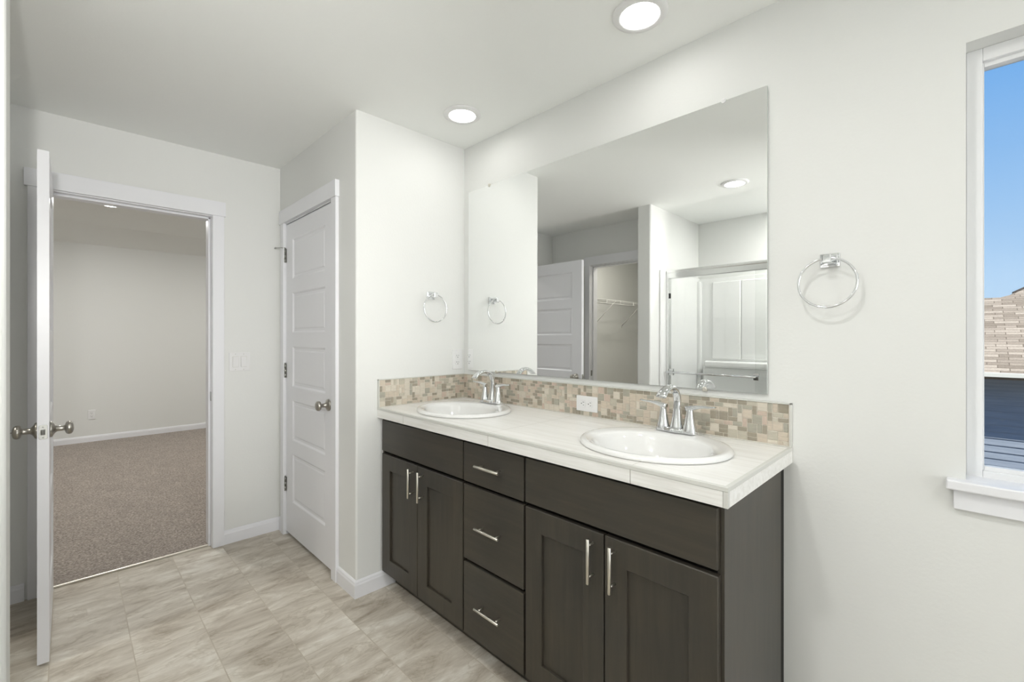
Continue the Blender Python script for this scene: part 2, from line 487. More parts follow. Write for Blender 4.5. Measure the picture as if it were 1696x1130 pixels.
# ------------------------------------------------------------------ baseboards
BH, BT = 0.085, 0.013
def base_run(name, label, runs):
    """runs: (x0,y0,x1,y1,nx,ny) along the wall foot, n = outward normal"""
    bm = bm_new()
    prof = [(0, 0), (BT, 0), (BT, BH - .022), (BT - .003, BH - .014), (BT - .004, BH - .008), (BT - .009, BH - .002), (0, BH)]
    for x0, y0, x1, y1, nx, ny, e0, e1 in runs:
        d = Vector((x1 - x0, y1 - y0, 0)).normalized()
        loft(bm, [[Vector((x, y, 0)) + Vector((nx, ny, 0)) * t + d * (s * t) + Vector((0, 0, z)) for t, z in prof]
                  for x, y, s in ((x0, y0, -e0), (x1, y1, e1))], smooth=False)
    return struct(name, label, 'baseboard', bm, M['trim'])
base_run('baseboard_end', 'white baseboard wrapping the corner of the wall end below the towel ring', [(0, -0.10, 0, YB, 1, 0, 0, 1), (0, YB, -0.201, YB, 0, -1, 1, 0)])
base_run('baseboard_doorway', 'white baseboard below the light switch', [(XC, YB, XC, -1.018, 1, 0, -1, 0), (-1.076, YB, XC, YB, 0, -1, 0, -1)])
base_run('baseboard_nook', 'white baseboard behind the open bedroom door', [(XC, -1.866, XC, NY, 1, 0, 0, -1), (XC, NY, -0.68, NY, 0, 1, -1, 0)])
base_run('baseboard_wing', 'white baseboard around the narrow wall end by the shower', [(WX0, NY, WX0, WY, -1, 0, -1, 1), (WX0, WY, WX1, WY, 0, 1, 1, 1), (WX1, WY, WX1, -1.98, 1, 0, 1, 0)])
base_run('baseboard_window', 'white baseboard under the window', [(1.745, 0, RX, 0, 0, -1, 0, -1)])
base_run('baseboard_bedroom', 'white baseboard along the far bedroom wall', [(BX, -4.5, BX, 1.5, 1, 0, 0, 0)])

# ------------------------------------------------------------------ door casings
def casing(name, label, axis, wall, sgn, a0, a1, ztop, depth, lo=True, hi=True, strike=None, stop=True):
    """frame round an opening from a0 to a1; axis 'y': wall plane x=wall, opening along y; sgn = side the casing faces"""
    t = thing(name, label, 'door frame', ((wall, (a0 + a1) / 2, 0) if axis == 'y' else ((a0 + a1) / 2, wall, 0)), kind='structure')
    o = t.location.copy()
    CW, CT, RV = 0.058, 0.018, 0.005
    def bx(bm, p0, p1, q0, q1, z0, z1, bev=0.0015):       # p along the opening, q out of the wall
        q0, q1 = wall + sgn * q0, wall + sgn * q1
        q0, q1 = min(q0, q1), max(q0, q1)
        if axis == 'y': box(bm, q0, q1, p0, p1, z0, z1, bev)
        else: box(bm, p0, p1, q0, q1, z0, z1, bev)
    def part(nm, fn, m=M['trim']):
        bm = bm_new(); fn(bm)
        bmesh.ops.translate(bm, verts=bm.verts, vec=-o)
        return obj(nm, bm, m, t)
    if lo: part('side_casing', lambda bm: bx(bm, a0 + RV - CW - .003, a0 - RV + .003, 0, CT, 0, ztop + .003))
    if hi: part('side_casing', lambda bm: bx(bm, a1 + RV - .003, a1 + RV + CW, 0, CT, 0, ztop + .003))
    part('head_casing', lambda bm: bx(bm, a0 - CW - (.010 if lo else 0) , a1 + CW + (.012 if hi else 0), 0, CT + .005, ztop + .003, ztop + .091))
    def jamb(bm):
        bx(bm, a0 - .016, a0, -depth, .001, 0, ztop); bx(bm, a1, a1 + .016, -depth, .001, 0, ztop)
        bx(bm, a0 - .016, a1 + .016, -depth, .001, ztop - .002, ztop + .014)
        if stop:                                            # door stop inside the jamb
            bx(bm, a0, a0 + .011, -depth + .01, -.038, 0, ztop); bx(bm, a1 - .011, a1, -depth + .01, -.038, 0, ztop)
            bx(bm, a0, a1, -depth + .01, -.038, ztop - .013, ztop - .002)
    part('jamb', jamb)
    if strike is not None:
        pos, inward = strike
        def sp(bm):
            p0, p1 = (pos - .002, pos + .0015)
            bx(bm, p0, p1, -.034, -.008, 0.905, 0.962, 0)
        part('strike_plate', sp, M['steel'])
    return t
casing('trim_1', 'white door frame around the open bedroom doorway', 'y', XC, 1, OY0, OY1, OZ, WT, strike=(OY1, -1))
casing('trim_2', 'white door frame of the closed linen closet', 'x', YB, -1, DX0, DX1, DZ, WT)
casing('trim_3', 'white frame of the walk-in closet opening in the nook', 'x', NY, 1, NX0, NX1, NZ, WT, strike=(NX0, 1))
b = bm_new(); box(b, -1.182, -1.172, OY0, OY1, 0.0, 0.011, .002)
struct('trim_4', 'thin metal strip where the carpet meets the vinyl', 'threshold', b, M['nickel'])

# ------------------------------------------------------------------ doors
def door_mesh(wd, ht, th, inset=.008):
    """slab with five recessed panels on both faces; x 0..wd, y 0..th, z 0..ht"""
    bm = bm_new()
    sl = 0.112
    zs = [0.0, 0.215]
    ph = [0.315, 0.262, 0.262, 0.262, 0.262]
    k = (ht - 0.215 - 0.105 - 4 * 0.088) / sum(ph)
    for i, p in enumerate(ph):
        zs.append(zs[-1] + p * k)
        zs.append(zs[-1] + (0.088 if i < 4 else 0.105))
    zs[-1] = ht
    xs = [0, sl, wd - sl, wd]
    for y, s in ((0.0, 1), (th, -1)):
        for j in range(len(zs) - 1):
            for i in range(3):
                x0, x1, z0, z1 = xs[i], xs[i + 1], zs[j], zs[j + 1]
                if i == 1 and j % 2 == 1:
                    steps = [(0, 0), (.004, .002), (.010, .007), (.013, inset), (.024, inset), (.030, .0055), (.034, .005)]
                    lp = [[Vector((x0 + d, y + s * e, z0 + d)), Vector((x1 - d, y + s * e, z0 + d)), Vector((x1 - d, y + s * e, z1 - d)), Vector((x0 + d, y + s * e, z1 - d))] for d, e in steps]
                    loft(bm, lp, cap0=False, cap1=True, smooth=False)
                else:
                    bm.faces.new([bm.verts.new((x, y, z)) for x, z in ((x0, z0), (x1, z0), (x1, z1), (x0, z1))])
    for x in (0, wd):
        bm.faces.new([bm.verts.new((x, y, z)) for y, z in ((0, 0), (th, 0), (th, ht), (0, ht))])
    for z in (0, ht):
        bm.faces.new([bm.verts.new((x, y, z)) for x, y in ((0, 0), (wd, 0), (wd, th), (0, th))])
    bmesh.ops.remove_doubles(bm, verts=bm.verts, dist=1e-5)
    return bm

def knob_bm(axis, o):
    bm = bm_new()
    prof = [(.0325, 0), (.0325, .004), (.031, .008), (.024, .011), (.016, .016), (.0115, .022), (.0110, .040), (.0125, .044), (.019, .0455), (.0245, .0485),
            (.0268, .053), (.0270, .058), (.0255, .063), (.0205, .0675), (.011, .0700), (.0, .0708)]
    lathe(bm, prof[:-1] + [(.0005, .0708)], axis, o, 28)
    return bm

def hinge_bm(o, ax):
    """three-knuckle butt hinge barrel with a sliver of each leaf"""
    bm = bm_new()
    x, y, z = o
    for i in range(3):
        lathe(bm, [(.0065, z - .045 + i * .03), (.0065, z - .045 + i * .03 + .0285)], 'z', (x, y, 0), 12)
    lathe(bm, [(.004, z + .044), (.0055, z + .047), (.0055, z + .050), (.002, z + .053)], 'z', (x, y, 0), 10)
    box(bm, x - .014, x + .014, y + .004, y + .006, z - .0445, z + .0445)
    return bm

# bedroom door, standing open at a right angle
t = thing('door_1', 'white five panel bedroom door standing open, seen on its latch edge', 'door', (XC + .008, -1.7985, 0.012), kind='structure')
DW, DT = 0.706, 0.0335
obj('door_leaf', door_mesh(DW, 2.028, DT), M['trim'], t)
kx, kz = DW - .063, 0.926 - .012
for ax, yy, nm in (('y', DT, 'towards the vanity'), ('-y', 0.0, 'towards the nook')):
    obj('door_knob', knob_bm(ax, (kx, yy, kz)), M['satin'], t)
b = bm_new(); lathe(b, [(.002, .070), (.002, .080), (.0035, .0805), (.0035, .084)], '-y', (kx, 0, kz), 10)
obj('lock_button', b, M['satin'], t)
b = bm_new()
def rrect(x, e):
    pts = []
    for cy, cz, a0 in ((.0245, .0235, 0), (.009, .0235, 90), (.009, -.0235, 180), (.0245, -.0235, 270)):
        pts += [Vector((x, cy + (.0045 - e) * math.cos(math.radians(a0 + k * 22.5)), kz + cz + (.0045 - e) * math.sin(math.radians(a0 + k * 22.5)))) for k in range(5)]
    return pts
loft(b, [rrect(DW - .001, 0), rrect(DW + .001, 0), rrect(DW + .0014, .0006)], smooth=False)
for dz in (-.0205, .0205): lathe(b, [(.003, DW + .0014), (.003, DW + .0019), (.0012, DW + .0021)], 'x', (0, .0168, kz + dz), 12)
obj('latch_plate', b, M['plate'], t)
b = bm_new()
loft(b, [[Vector((DW, .010, kz - .011)), Vector((DW, .024, kz - .011)), Vector((DW, .024, kz + .011)), Vector((DW, .010, kz + .011))],
         [Vector((DW + .010, .010, kz - .010)), Vector((DW + .011, .013, kz - .010)), Vector((DW + .011, .013, kz + .010)), Vector((DW + .010, .010, kz + .010))]], smooth=False)
obj('latch_bolt', b, M['steel'], t)
for z in (0.25, 1.03, 1.82):
    obj('hinge', hinge_bm((-.004, -.005, z), 0), M['steel'], t)

# linen closet door, closed
t = thing('door_2', 'closed white five panel linen closet door beside the vanity wall', 'door', (DX0 + .004, YB, 0.026), kind='structure')
LW = DX1 - DX0 - .008
obj('door_leaf', door_mesh(LW, 2.010, DT), M['trim'], t)
obj('door_knob', knob_bm('-y', (LW - .063, 0, .926 - .026)), M['satin'], t)
for z in (1.836, 1.079, 0.335):
    obj('hinge', hinge_bm((-.003, -.006, z - .026), 0), M['steel'], t)
b = bm_new(); tube(b, [(-.003, -.006, 1.888 - .026), (-.020, -.030, 1.888 - .026), (-.052, -.050, 1.888 - .026)], .0025, 8)
lathe(b, [(.006, 0), (.006, .012)], '-x', (-.050, -.050, 1.888 - .026), 12)
obj('door_stop', b, M['steel'], t)

# ------------------------------------------------------------------ window
t = thing('window_1', 'white vinyl window with a painted sill looking out on the neighbouring roof', 'window', (WIN[0], 0, WIN[2]), kind='structure')
ow = Vector(t.location)
def wpart(nm, fn, m):
    bm = bm_new(); fn(bm); bmesh.ops.translate(bm, verts=bm.verts, vec=-ow); return obj(nm, bm, m, t)
def rect_frame(bm, x0, x1, z0, z1, wl, wr, wb, wt, y0, y1, bev=.002):
    box(bm, x0, x0 + wl, y0, y1, z0, z1, bev); box(bm, x1 - wr, x1, y0, y1, z0, z1, bev)
    box(bm, x0 + wl, x1 - wr, y0, y1, z0, z0 + wb, bev); box(bm, x0 + wl, x1 - wr, y0, y1, z1 - wt, z1, bev)
wpart('window_frame', lambda bm: rect_frame(bm, WIN[0], WIN[1], WIN[2] - .005, WIN[3], .032, .032, .022, .036, .062, .138), M['vinyl'])
wpart('glazing_bead', lambda bm: rect_frame(bm, WIN[0] + .031, WIN[1] - .031, WIN[2] + .016, WIN[3] - .035, .004, .004, .012, .014, .075, .10, .001), M['vinyl'])
wpart('glass_pane', lambda bm: box(bm, WIN[0] + .033, WIN[1] - .033, .096, .100, WIN[2] + .025, WIN[3] - .045), M['pane'])
wpart('window_stool', lambda bm: (box(bm, 2.105, 3.10, -.036, 0.0, .895, .921, .004), box(bm, WIN[0], WIN[1], -.001, .07, .8955, .9205)), M['trim'])
wpart('window_apron', lambda bm: box(bm, 2.119, 3.085, -.016, 0.0, .841, .896, .002), M['trim'])

t = thing('fill_window', 'added glowing window in the end wall, out of the photo', 'window', (RX, FW[0], FW[2]), kind='structure')  # unseen window added as a glowing source from the room's far end
b = bm_new()
for y0, y1, z0, z1 in ((0, .05, 0, FW[3] - FW[2]), (FW[1] - FW[0] - .05, FW[1] - FW[0], 0, FW[3] - FW[2]), (.05, FW[1] - FW[0] - .05, 0, .05), (.05, FW[1] - FW[0] - .05, FW[3] - FW[2] - .05, FW[3] - FW[2])):
    box(b, .02, .08, y0, y1, z0, z1, .002)
obj('window_frame', b, M['vinyl'], t)
b = bm_new(); box(b, .05, .056, .045, FW[1] - FW[0] - .045, .045, FW[3] - FW[2] - .045)
obj('glow_pane', b, M['fill_pane'], t)

# ------------------------------------------------------------------ vanity cabinet
VX = 1.717
t = thing('vanity_cabinet', 'dark espresso double vanity cabinet below the mirror', 'cabinet', (0, 0, 0))
FY0, FY1 = -.555, -.536
b = bm_new()
box(b, 0.003, 0.020, -.535, -.002, .09, .885); box(b, 1.684, 1.700, -.535, -.002, .09, .885)      # sides
box(b, 0.003, 0.020, -.46, -.002, .0, .09); box(b, 1.684, 1.700, -.46, -.002, .0, .09)
box(b, 0.020, 1.684, -.535, -.002, .09, .106); box(b, 0.020, 1.684, -.008, -.002, .106, .885)   # bottom, back
box(b, 0.020, 1.684, -.535, -.528, .106, .885)                                                  # face frame
obj('carcass', b, M['gap'], t)
b = bm_new()
loft(b, [[Vector((x, y, z)) for y, z in ((-.536, .885), (-.536, .09), (-.47, .09), (-.47, 0.0), (-.052, 0.0), (-.052, .885))] for x in (1.700, VX)], smooth=False)
obj('end_panel', b, M['wood_v'], t)
b = bm_new(); box(b, 0.004, 1.700, -.475, -.46, 0, .092)
obj('toe_kick', b, M['wood_h'], t)
b = bm_new(); box(b, 0.002, .0165, -.540, -.536, .09, .885)
obj('scribe_strip', b, M['wood_v'], t)
b = bm_new(); box(b, 1.700, 1.7125, -.050, -.002, 0, .885)
obj('scribe_strip', b, M['groove_shade'], t)  # dark colour stands in for shade in the groove by the wall

def slab(x0, x1, z0, z1, nm, m):
    bm = bm_new(); box(bm, x0, x1, FY0, FY1, z0, z1, .0022, 2); return obj(nm, bm, m, t)
def handle(parent, x, z, L, vert):
    bm = bm_new()
    y = FY0 - .030
    e = Vector((0, 0, 1)) if vert else Vector((1, 0, 0))
    c = Vector((x, y, z))
    lathe(bm, [(.0044, -L / 2), (.0055, -L / 2 + .001), (.0055, L / 2 - .001), (.0044, L / 2)], 'z' if vert else 'x', c, 16)
    for s in (-1, 1):
        lathe(bm, [(.0033, 0), (.0033, .031)], 'y', c + e * (s * (L / 2 - .021)), 10)
    return obj('bar_handle', bm, M['nickel'], parent)
slab(.018, .686, .716, .873, 'false_front', M['wood_h'])
slab(1.042, 1.706, .716, .873, 'false_front', M['wood_h'])
for z0, z1, hz in ((.714, .873, .797), (.398, .701, .553), (.092, .384, .240)):
    d = slab(.692, 1.033, z0, z1, 'drawer', M['wood_h'])
    handle(d, .862, hz, .138, False)
def shaker(x0, x1, z0, z1, hx):
    SW, RW, rec = .076, .078, .0095
    bm = bm_new()
    lpf = [(0, .0025, .0), (.0022, 0, 0)]
    xi0, xi1, zi0, zi1 = x0 + SW, x1 - SW, z0 + RW, z1 - RW
    def L(d, y): return [Vector((x0 + d, y, z0 + d)), Vector((x1 - d, y, z0 + d)), Vector((x1 - d, y, z1 - d)), Vector((x0 + d, y, z1 - d))]
    def I(d, y): return [Vector((xi0 + d, y, zi0 + d)), Vector((xi1 - d, y, zi0 + d)), Vector((xi1 - d, y, zi1 - d)), Vector((xi0 + d, y, zi1 - d))]
    loft(bm, [I(0, FY1), L(0, FY1), L(0, FY0 + .0022), L(.0022, FY0), I(-.001, FY0), I(0, FY0 + .001), I(0, FY1)], cap0=False, cap1=False, smooth=False)
    d = obj('cabinet_door', bm, M['wood_v'], t)
    bm = bm_new(); box(bm, xi0 - .004, xi1 + .004, FY0 + rec, FY1 - .001, zi0 - .004, zi1 + .004)
    obj('door_panel', bm, M['wood_v'], d)
    handle(d, hx, .6175, .138, True)
shaker(.018, .3455, .092, .701, .3145)
shaker(.3485, .684, .092, .701, .3945)
shaker(1.042, 1.3695, .092, .701, 1.333)
shaker(1.3735, 1.708, .092, .701, 1.410)

# ------------------------------------------------------------------ countertop with two sink cut-outs
ZC, ZU, CXR, CYF = .937, .886, 1.738, -.573
SINKS = [(.382, -.308), (1.398, -.308)]
SA, SB = .252, .222
t = thing('countertop', 'white streaked tile countertop across the whole vanity', 'countertop', (0, 0, 0))
b = bm_new()
def fill_level(z):
    es = []
    def loop(pts):
        v = [b.verts.new((x, y, z)) for x, y in pts]
        es.extend(b.edges.new((v[i], v[(i + 1) % len(v)])) for i in range(len(v)))
        return v
    outer = loop([(.001, CYF + .008), (CXR - .008, CYF + .008), (CXR - .008, -.001), (.001, -.001)])
    holes = [loop([(cx + (SA - .008) * math.cos(a * PI / 24), cy + (SB - .008) * math.sin(a * PI / 24)) for a in range(48)]) for cx, cy in SINKS]
    bmesh.ops.triangle_fill(b, use_beauty=True, edges=es)
    return [outer] + holes
top, bot = fill_level(ZC - .001), fill_level(ZU)
for p, q in zip(top, bot):
    for i in range(len(p)):
        b.faces.new((p[i], p[(i + 1) % len(p)], q[(i + 1) % len(q)], q[i]))
obj('slab', b, M['counter'], t)
for x0, x1 in ((.001, .251), (.2525, .861), (.8625, 1.471), (1.4725, CXR - .012)):
    b = bm_new(); box(b, x0, x1, CYF, CYF + .0078, ZU - .001, ZC - .0125, .0006)
    obj('edge_tile', b, M['counter'], t)
b = bm_new(); box(b, CXR - .0078, CXR, CYF + .012, -.001, ZU - .001, ZC - .0125, .0006)
obj('edge_tile', b, M['counter'], t)
b = bm_new()
prof = [(-.009, ZC), (.0, ZC), (.0012, ZC - .0012), (.0012, ZC - .011), (.0, ZC - .012), (-.009, ZC - .012)]
loft(b, [[Vector((.001, CYF - d, z)) for d, z in prof], [Vector((CXR + d, CYF - d, z)) for d, z in prof], [Vector((CXR + d, -.001, z)) for d, z in prof]], smooth=False)
box(b, CXR - .0112, CXR + .0002, CYF - .0002, CYF + .0112, ZU - .001, ZC - .0122)
obj('edge_trim', b, M['edge_trim'], t)
b = bm_new(); box(b, .009, CXR - .002, -.016, -.008, ZC - .001, ZC + .003, .001); box(b, .008, .016, CYF + .004, -.012, ZC - .001, ZC + .003, .001)
obj('caulk_line', b, M['caulk'], t)

# ------------------------------------------------------------------ mosaic backsplashes
ZS = 1.082
def mosaic(bm, length, put):
    u = .01610; gp = .0010
    nx, nz = int(round(length / u)), 9
    ux, uz = length / nx, (ZS - ZC - .004) / nz
    used = [[False] * nz for _ in range(nx)]
    for i in range(nx):
        for k in range(nz):
            if used[i][k]: continue
            opts = [(2, 2)] * 9 + [(1, 2)] * 5 + [(2, 1)] * 6 + [(1, 1)] * 2
            random.shuffle(opts)
            for wx, wz in opts + [(1, 1)]:
                if i + wx <= nx and k + wz <= nz and not any(used[i + a][k + c] for a in range(wx) for c in range(wz)): break
            for a in range(wx):
                for c in range(wz): used[i + a][k + c] = True
            mi = random.choices(range(6), (30, 26, 14, 11, 10, 12) if wx * wz > 2 else (16, 22, 10, 26, 18, 10))[0]
            put(i * ux + gp, (i + wx) * ux - gp, ZC + k * uz + gp, ZC + (k + wz) * uz - gp, mi + 1)
def tile_box(bm, x0, x1, y0, y1, z0, z1, mi): box(bm, x0, x1, y0, y1, z0, z1, .0009, 1, mi)

t = thing('backsplash', 'long beige mosaic backsplash under the mirror', 'backsplash', (0, 0, ZC), group='mosaic backsplashes')
b = bm_new()
box(b, .009, CXR - .006, -.0085, -.0005, .001, ZS - ZC - .004)
mosaic(b, CXR - .020, lambda a0, a1, z0, z1, mi: tile_box(b, .011 + a0, .011 + a1, -.0105, -.008, z0 - ZC, z1 - ZC, mi))
obj('mosaic_tile', b, [M['grout']] + TILES, t)
b = bm_new(); box(b, .009, CXR, -.0135, -.0005, ZS - ZC - .0045, ZS - ZC, .001); box(b, CXR - .0065, CXR, -.0135, -.0005, .001, ZS - ZC, .001)
obj('edge_trim', b, M['edge_trim'], t)
t = thing('backsplash', 'short beige mosaic backsplash below the towel ring wall', 'backsplash', (0, 0, ZC), group='mosaic backsplashes')
b = bm_new()
box(b, .0005, .0085, CYF + .006, -.0085, .001, ZS - ZC - .004)
mosaic(b, -CYF - .018, lambda a0, a1, z0, z1, mi: tile_box(b, .008, .0105, CYF + .007 + a0, CYF + .007 + a1, z0 - ZC, z1 - ZC, mi))
obj('mosaic_tile', b, [M['grout']] + TILES, t)
b = bm_new(); box(b, .0005, .0135, CYF, -.009, ZS - ZC - .0045, ZS - ZC, .001); box(b, .0005, .0135, CYF, CYF + .0065, .001, ZS - ZC, .001)
obj('edge_trim', b, M['edge_trim'], t)

# ------------------------------------------------------------------ sinks
def sink_bm():
    bm = bm_new()
    n = 72
    by = -.022                       # bowl sits towards the front, leaving the tap ledge behind
    A, B = .198, .158
    loops = []
    def el(a, bb, z, cy=0.0): loops.append([Vector((a * math.cos(2 * PI * i / n), cy + bb * math.sin(2 * PI * i / n), z)) for i in range(n)])
    el(SA - .030, SB - .030, -.030); el(SA - .012, SB - .012, 0.0); el(SA - .002, SB - .002, .0005); el(SA, SB, .004); el(SA - .001, SB - .001, .010)
    el(SA - .006, SB - .006, .0145); el(SA - .014, SB - .014, .0165); el(SA - .026, SB - .026, .0158, by * .25); el(A + .022, B + .022, .0135, by * .8)
    el(A + .008, B + .008, .0115, by); el(A, B, .006, by); el(A - .006, B - .006, -.008, by); el(A - .020, B - .018, -.045, by); el(A - .045, B - .040, -.085, by)
    el(A - .085, B - .070, -.112, by); el(A - .135, B - .108, -.124, by); el(.022, .022, -.128, by)
    loft(bm, loops, cap0=False, cap1=True)
    return bm
def make_sink():
    t = thing('sink', 'white oval drop-in sink near the wall end, under the first tap', 'sink', (SINKS[0][0], SINKS[0][1], ZC), group='oval vanity sinks')
    obj('basin', sink_bm(), M['porcelain'], t)
    b = bm_new(); lathe(b, [(.021, -.1285), (.021, -.1255), (.017, -.1245), (.016, -.127), (.013, -.127), (.013, -.122), (.004, -.120)], 'z', (0, -.022, 0), 24)
    obj('drain', b, M['chrome'], t)
    b = bm_new(); lathe(b, [(.009, 0), (.009, .003), (.005, .003), (.005, .001)], 'y', (0, -.022 - .150, -.035), 16)
    return t
s0 = make_sink()
dup(s0, (SINKS[1][0], SINKS[1][1], ZC), 0, 'white oval drop-in sink beside the horizontal outlet, nearer the window')

# ------------------------------------------------------------------ taps
def make_tap(loc, label):
    t = thing('faucet', label, 'tap', loc, group='chrome vanity taps')
    # deck plate with scalloped front
    b = bm_new()
    lp = []
    for k, z in ((1.0, 0.0), (1.0, .004), (.94, .012), (.86, .017)):
        pts = []
        for i in range(64):
            a = 2 * PI * i / 64
            c, s = math.cos(a), math.sin(a)
            x = (abs(c) ** .45) * (1 if c >= 0 else -1) * .077
            y = (abs(s) ** .75) * (1 if s >= 0 else -1) * .026
            y *= 1 + .10 * math.cos(x / .077 * PI * 2)
            pts.append(Vector((x * (k if k < 1 else 1), y * k, z)))
        lp.append(pts)
    loft(b, lp)
    obj('deck_plate', b, M['chrome'], t)
    # handles: flared posts with an outward lever
    for s in (-1, 1):
        b = bm_new()
        lathe(b, [(.0262, .002), (.0256, .010), (.0235, .020), (.0200, .034), (.0168, .050), (.0140, .066), (.0124, .078), (.0122, .083), (.0112, .0865), (.0085, .0885)], 'z', (s * .051, 0, 0), 28)
        h = obj('handle_post', b, M['chrome'], t)
        b = bm_new()
        pts, rr = [], []
        for i in range(13):
            f = i / 12
            x = s * (.051 - .013 + .105 * f)
            z = .0870 + .016 * math.sin(min(1, f * 1.35) * PI / 2) * (0.9 if f < .7 else 0.9 - (f - .7) * .7) + (.006 * (f - .75) / .25 if f > .75 else 0)
            pts.append((x, -.004 * f, z))
            rr.append((.0115 - .0045 * f, .0085 * (1 - f) ** 1.6 + .0028))
        # the ring's first axis lies level (t x up): width, second: thickness
        tube(b, pts, rr, 14)
        obj('lever', b, M['chrome'], h)
    # spout: rises, arcs over and ends in a broad flat lip
    b = bm_new()
    loops = []
    N = 30
    for i in range(N + 1):
        f = i / N
        if f < .42:
            g = f / .42
            c = Vector((0, .004 + .004 * math.sin(g * PI / 2), .012 + .098 * g)); ang = 0.0
            tdir = Vector((0, .0, 1))
        else:
            g = (f - .42) / .58
            ang = g * math.radians(152)
            R = .057
            c = Vector((0, .008 - R + R * math.cos(ang), .110 + R * math.sin(ang)))
            if ang > PI / 2: c.y -= (ang - PI / 2) * .018
            tdir = Vector((0, -math.sin(ang), math.cos(ang)))
        nrm = Vector((1, 0, 0)).cross(tdir).normalized()
        e1 = min(1, f / .40); e2 = max(0, (f - .40) / .60)
        wd = .0255 - .0115 * math.sin(e1 * PI / 2) + .0055 * e2 ** 1.3
        th = .0225 - .0100 * math.sin(e1 * PI / 2) - .0052 * e2
        pts = []
        for k in range(24):
            a = 2 * PI * k / 24
            cc, ss = math.cos(a), math.sin(a)
            pts.append(c + Vector((1, 0, 0)) * wd * (abs(cc) ** .93) * (1 if cc > 0 else -1) + nrm * th * (abs(ss) ** .93) * (1 if ss > 0 else -1))
        loops.append(pts)
    loft(b, loops)
    sp = obj('spout', b, M['chrome'], t)
    return t
TZ = ZC + .0168
f0 = make_tap((SINKS[0][0] - .008, -.116, TZ), 'chrome two handle tap on the sink closest to the wall end')
dup(f0, (SINKS[1][0] - .006, -.116, TZ), 0, 'chrome two handle tap on the sink closest to the window')

# ------------------------------------------------------------------ mirror
t = thing('wall_mirror', 'large frameless mirror over the vanity', 'mirror', (.053, 0, 1.106))
MW, MH = 1.612, 1.057
b = bm_new()
yb, yt = -.0128, -.0104
P = [(-.0, yb), ]
v = [b.verts.new(p) for p in ((0, yb, 0), (MW, yb, 0), (MW, yt, MH), (0, yt, MH), (0, yb + .006, 0), (MW, yb + .006, 0), (MW, yt + .006, MH), (0, yt + .006, MH))]
f = b.faces.new((v[0], v[1], v[2], v[3])); f.material_index = 0
for q in ((4, 5, 6, 7), (0, 1, 5, 4), (1, 2, 6, 5), (2, 3, 7, 6), (3, 0, 4, 7)):
    f = b.faces.new([v[i] for i in q]); f.material_index = 1
obj('mirror_glass', b, [M['mirror'], M['glass_edge']], t)
for x, z, m in ((.186, MH, 'nickel'), (1.468, MH, 'plastic'), (.246, 0, 'nickel'), (1.40, 0, 'nickel')):
    b = bm_new()
    s = 1 if z > 0 else -1
    box(b, x - .007, x + .007, -.0155, -.0005, z + s * .0005 if s > 0 else z - .007, z + .007 if s > 0 else z - .0005, .001)
    lathe(b, [(.0085, 0), (.0085, .0022), (.006, .0032)], '-y', (x, -.0130 if s < 0 else -.0107, z - s * .0005), 16)
    obj('mirror_clip', b, M[m], t)

# ------------------------------------------------------------------ towel rings
t = thing('towel_ring', 'chrome towel ring on the vanity wall between mirror and window', 'towel ring', (1.842, 0, 1.543), group='chrome towel rings')
b = bm_new(); box(b, -.026, .026, -.008, 0, -.022, .022, .002); box(b, -.021, .021, -.011, -.007, -.017, .017, .002)
obj('mounting_plate', b, M['chrome'], t)
b = bm_new(); box(b, -.010, .010, -.050, -.010, -.010, .012, .002); box(b, -.012, .012, -.060, -.046, -.014, .014, .003)
obj('post', b, M['chrome'], t)
b = bm_new(); torus(b, (0, -.052, -.074), .0755, .0036, (1, 0, 0), (0, .035, .9994), 72, 10)
obj('ring', b, M['chrome'], t)
dup(t, (0, -.2465, 1.536), PI / 2, 'chrome towel ring on the wall end above the vertical outlet')

# ------------------------------------------------------------------ outlets and switch
def make_outlet(loc, rotz, label):
    t = thing('wall_outlet', label, 'outlet', loc, rotz, group='white duplex outlets')
    b = bm_new(); box(b, -.0355, .0355, -.006, 0, -.0585, .0585, .0025)
    obj('cover_plate', b, M['plastic'], t)
    for z in (-.0195, .0195):
        b = bm_new()
        loft(b, [[Vector((r * 1.0 * max(-.82, min(.82, math.cos(2 * PI * i / 32))) * 1.22, y, z + r * math.sin(2 * PI * i / 32) * .86)) for i in range(32)]
                 for r, y in ((.0168, -.005), (.0168, -.0075), (.0158, -.008))], smooth=False)
        r_ = obj('receptacle', b, M['plastic'], t)
        b = bm_new()
        box(b, -.0075, -.0055, -.0084, -.0070, z - .001, z + .0075); box(b, .0055, .0075, -.0084, -.0070, z + .0005, z + .0065)
        lathe(b, [(.0026, .0070), (.0026, .0084)], '-y', (0, 0, z - .0075), 12)
        obj('slot', b, M['slot'], r_)
    b = bm_new(); lathe(b, [(.003, .0055), (.003, .0068), (.0015, .0072)], '-y', (0, 0, 0), 12)
    obj('screw', b, M['plastic'], t)
    return t
o0 = make_outlet((0, -.056, 1.1685), PI / 2, 'white vertical outlet on the wall end above the backsplash corner')
dup(o0, (.9165, -.0105, .9945), 0, 'white horizontal outlet set in the mosaic backsplash between the sinks').rotation_euler = (0, PI / 2, 0)
dup(o0, (BX, -1.506, .341), PI / 2, 'small white outlet low on the far bedroom wall')

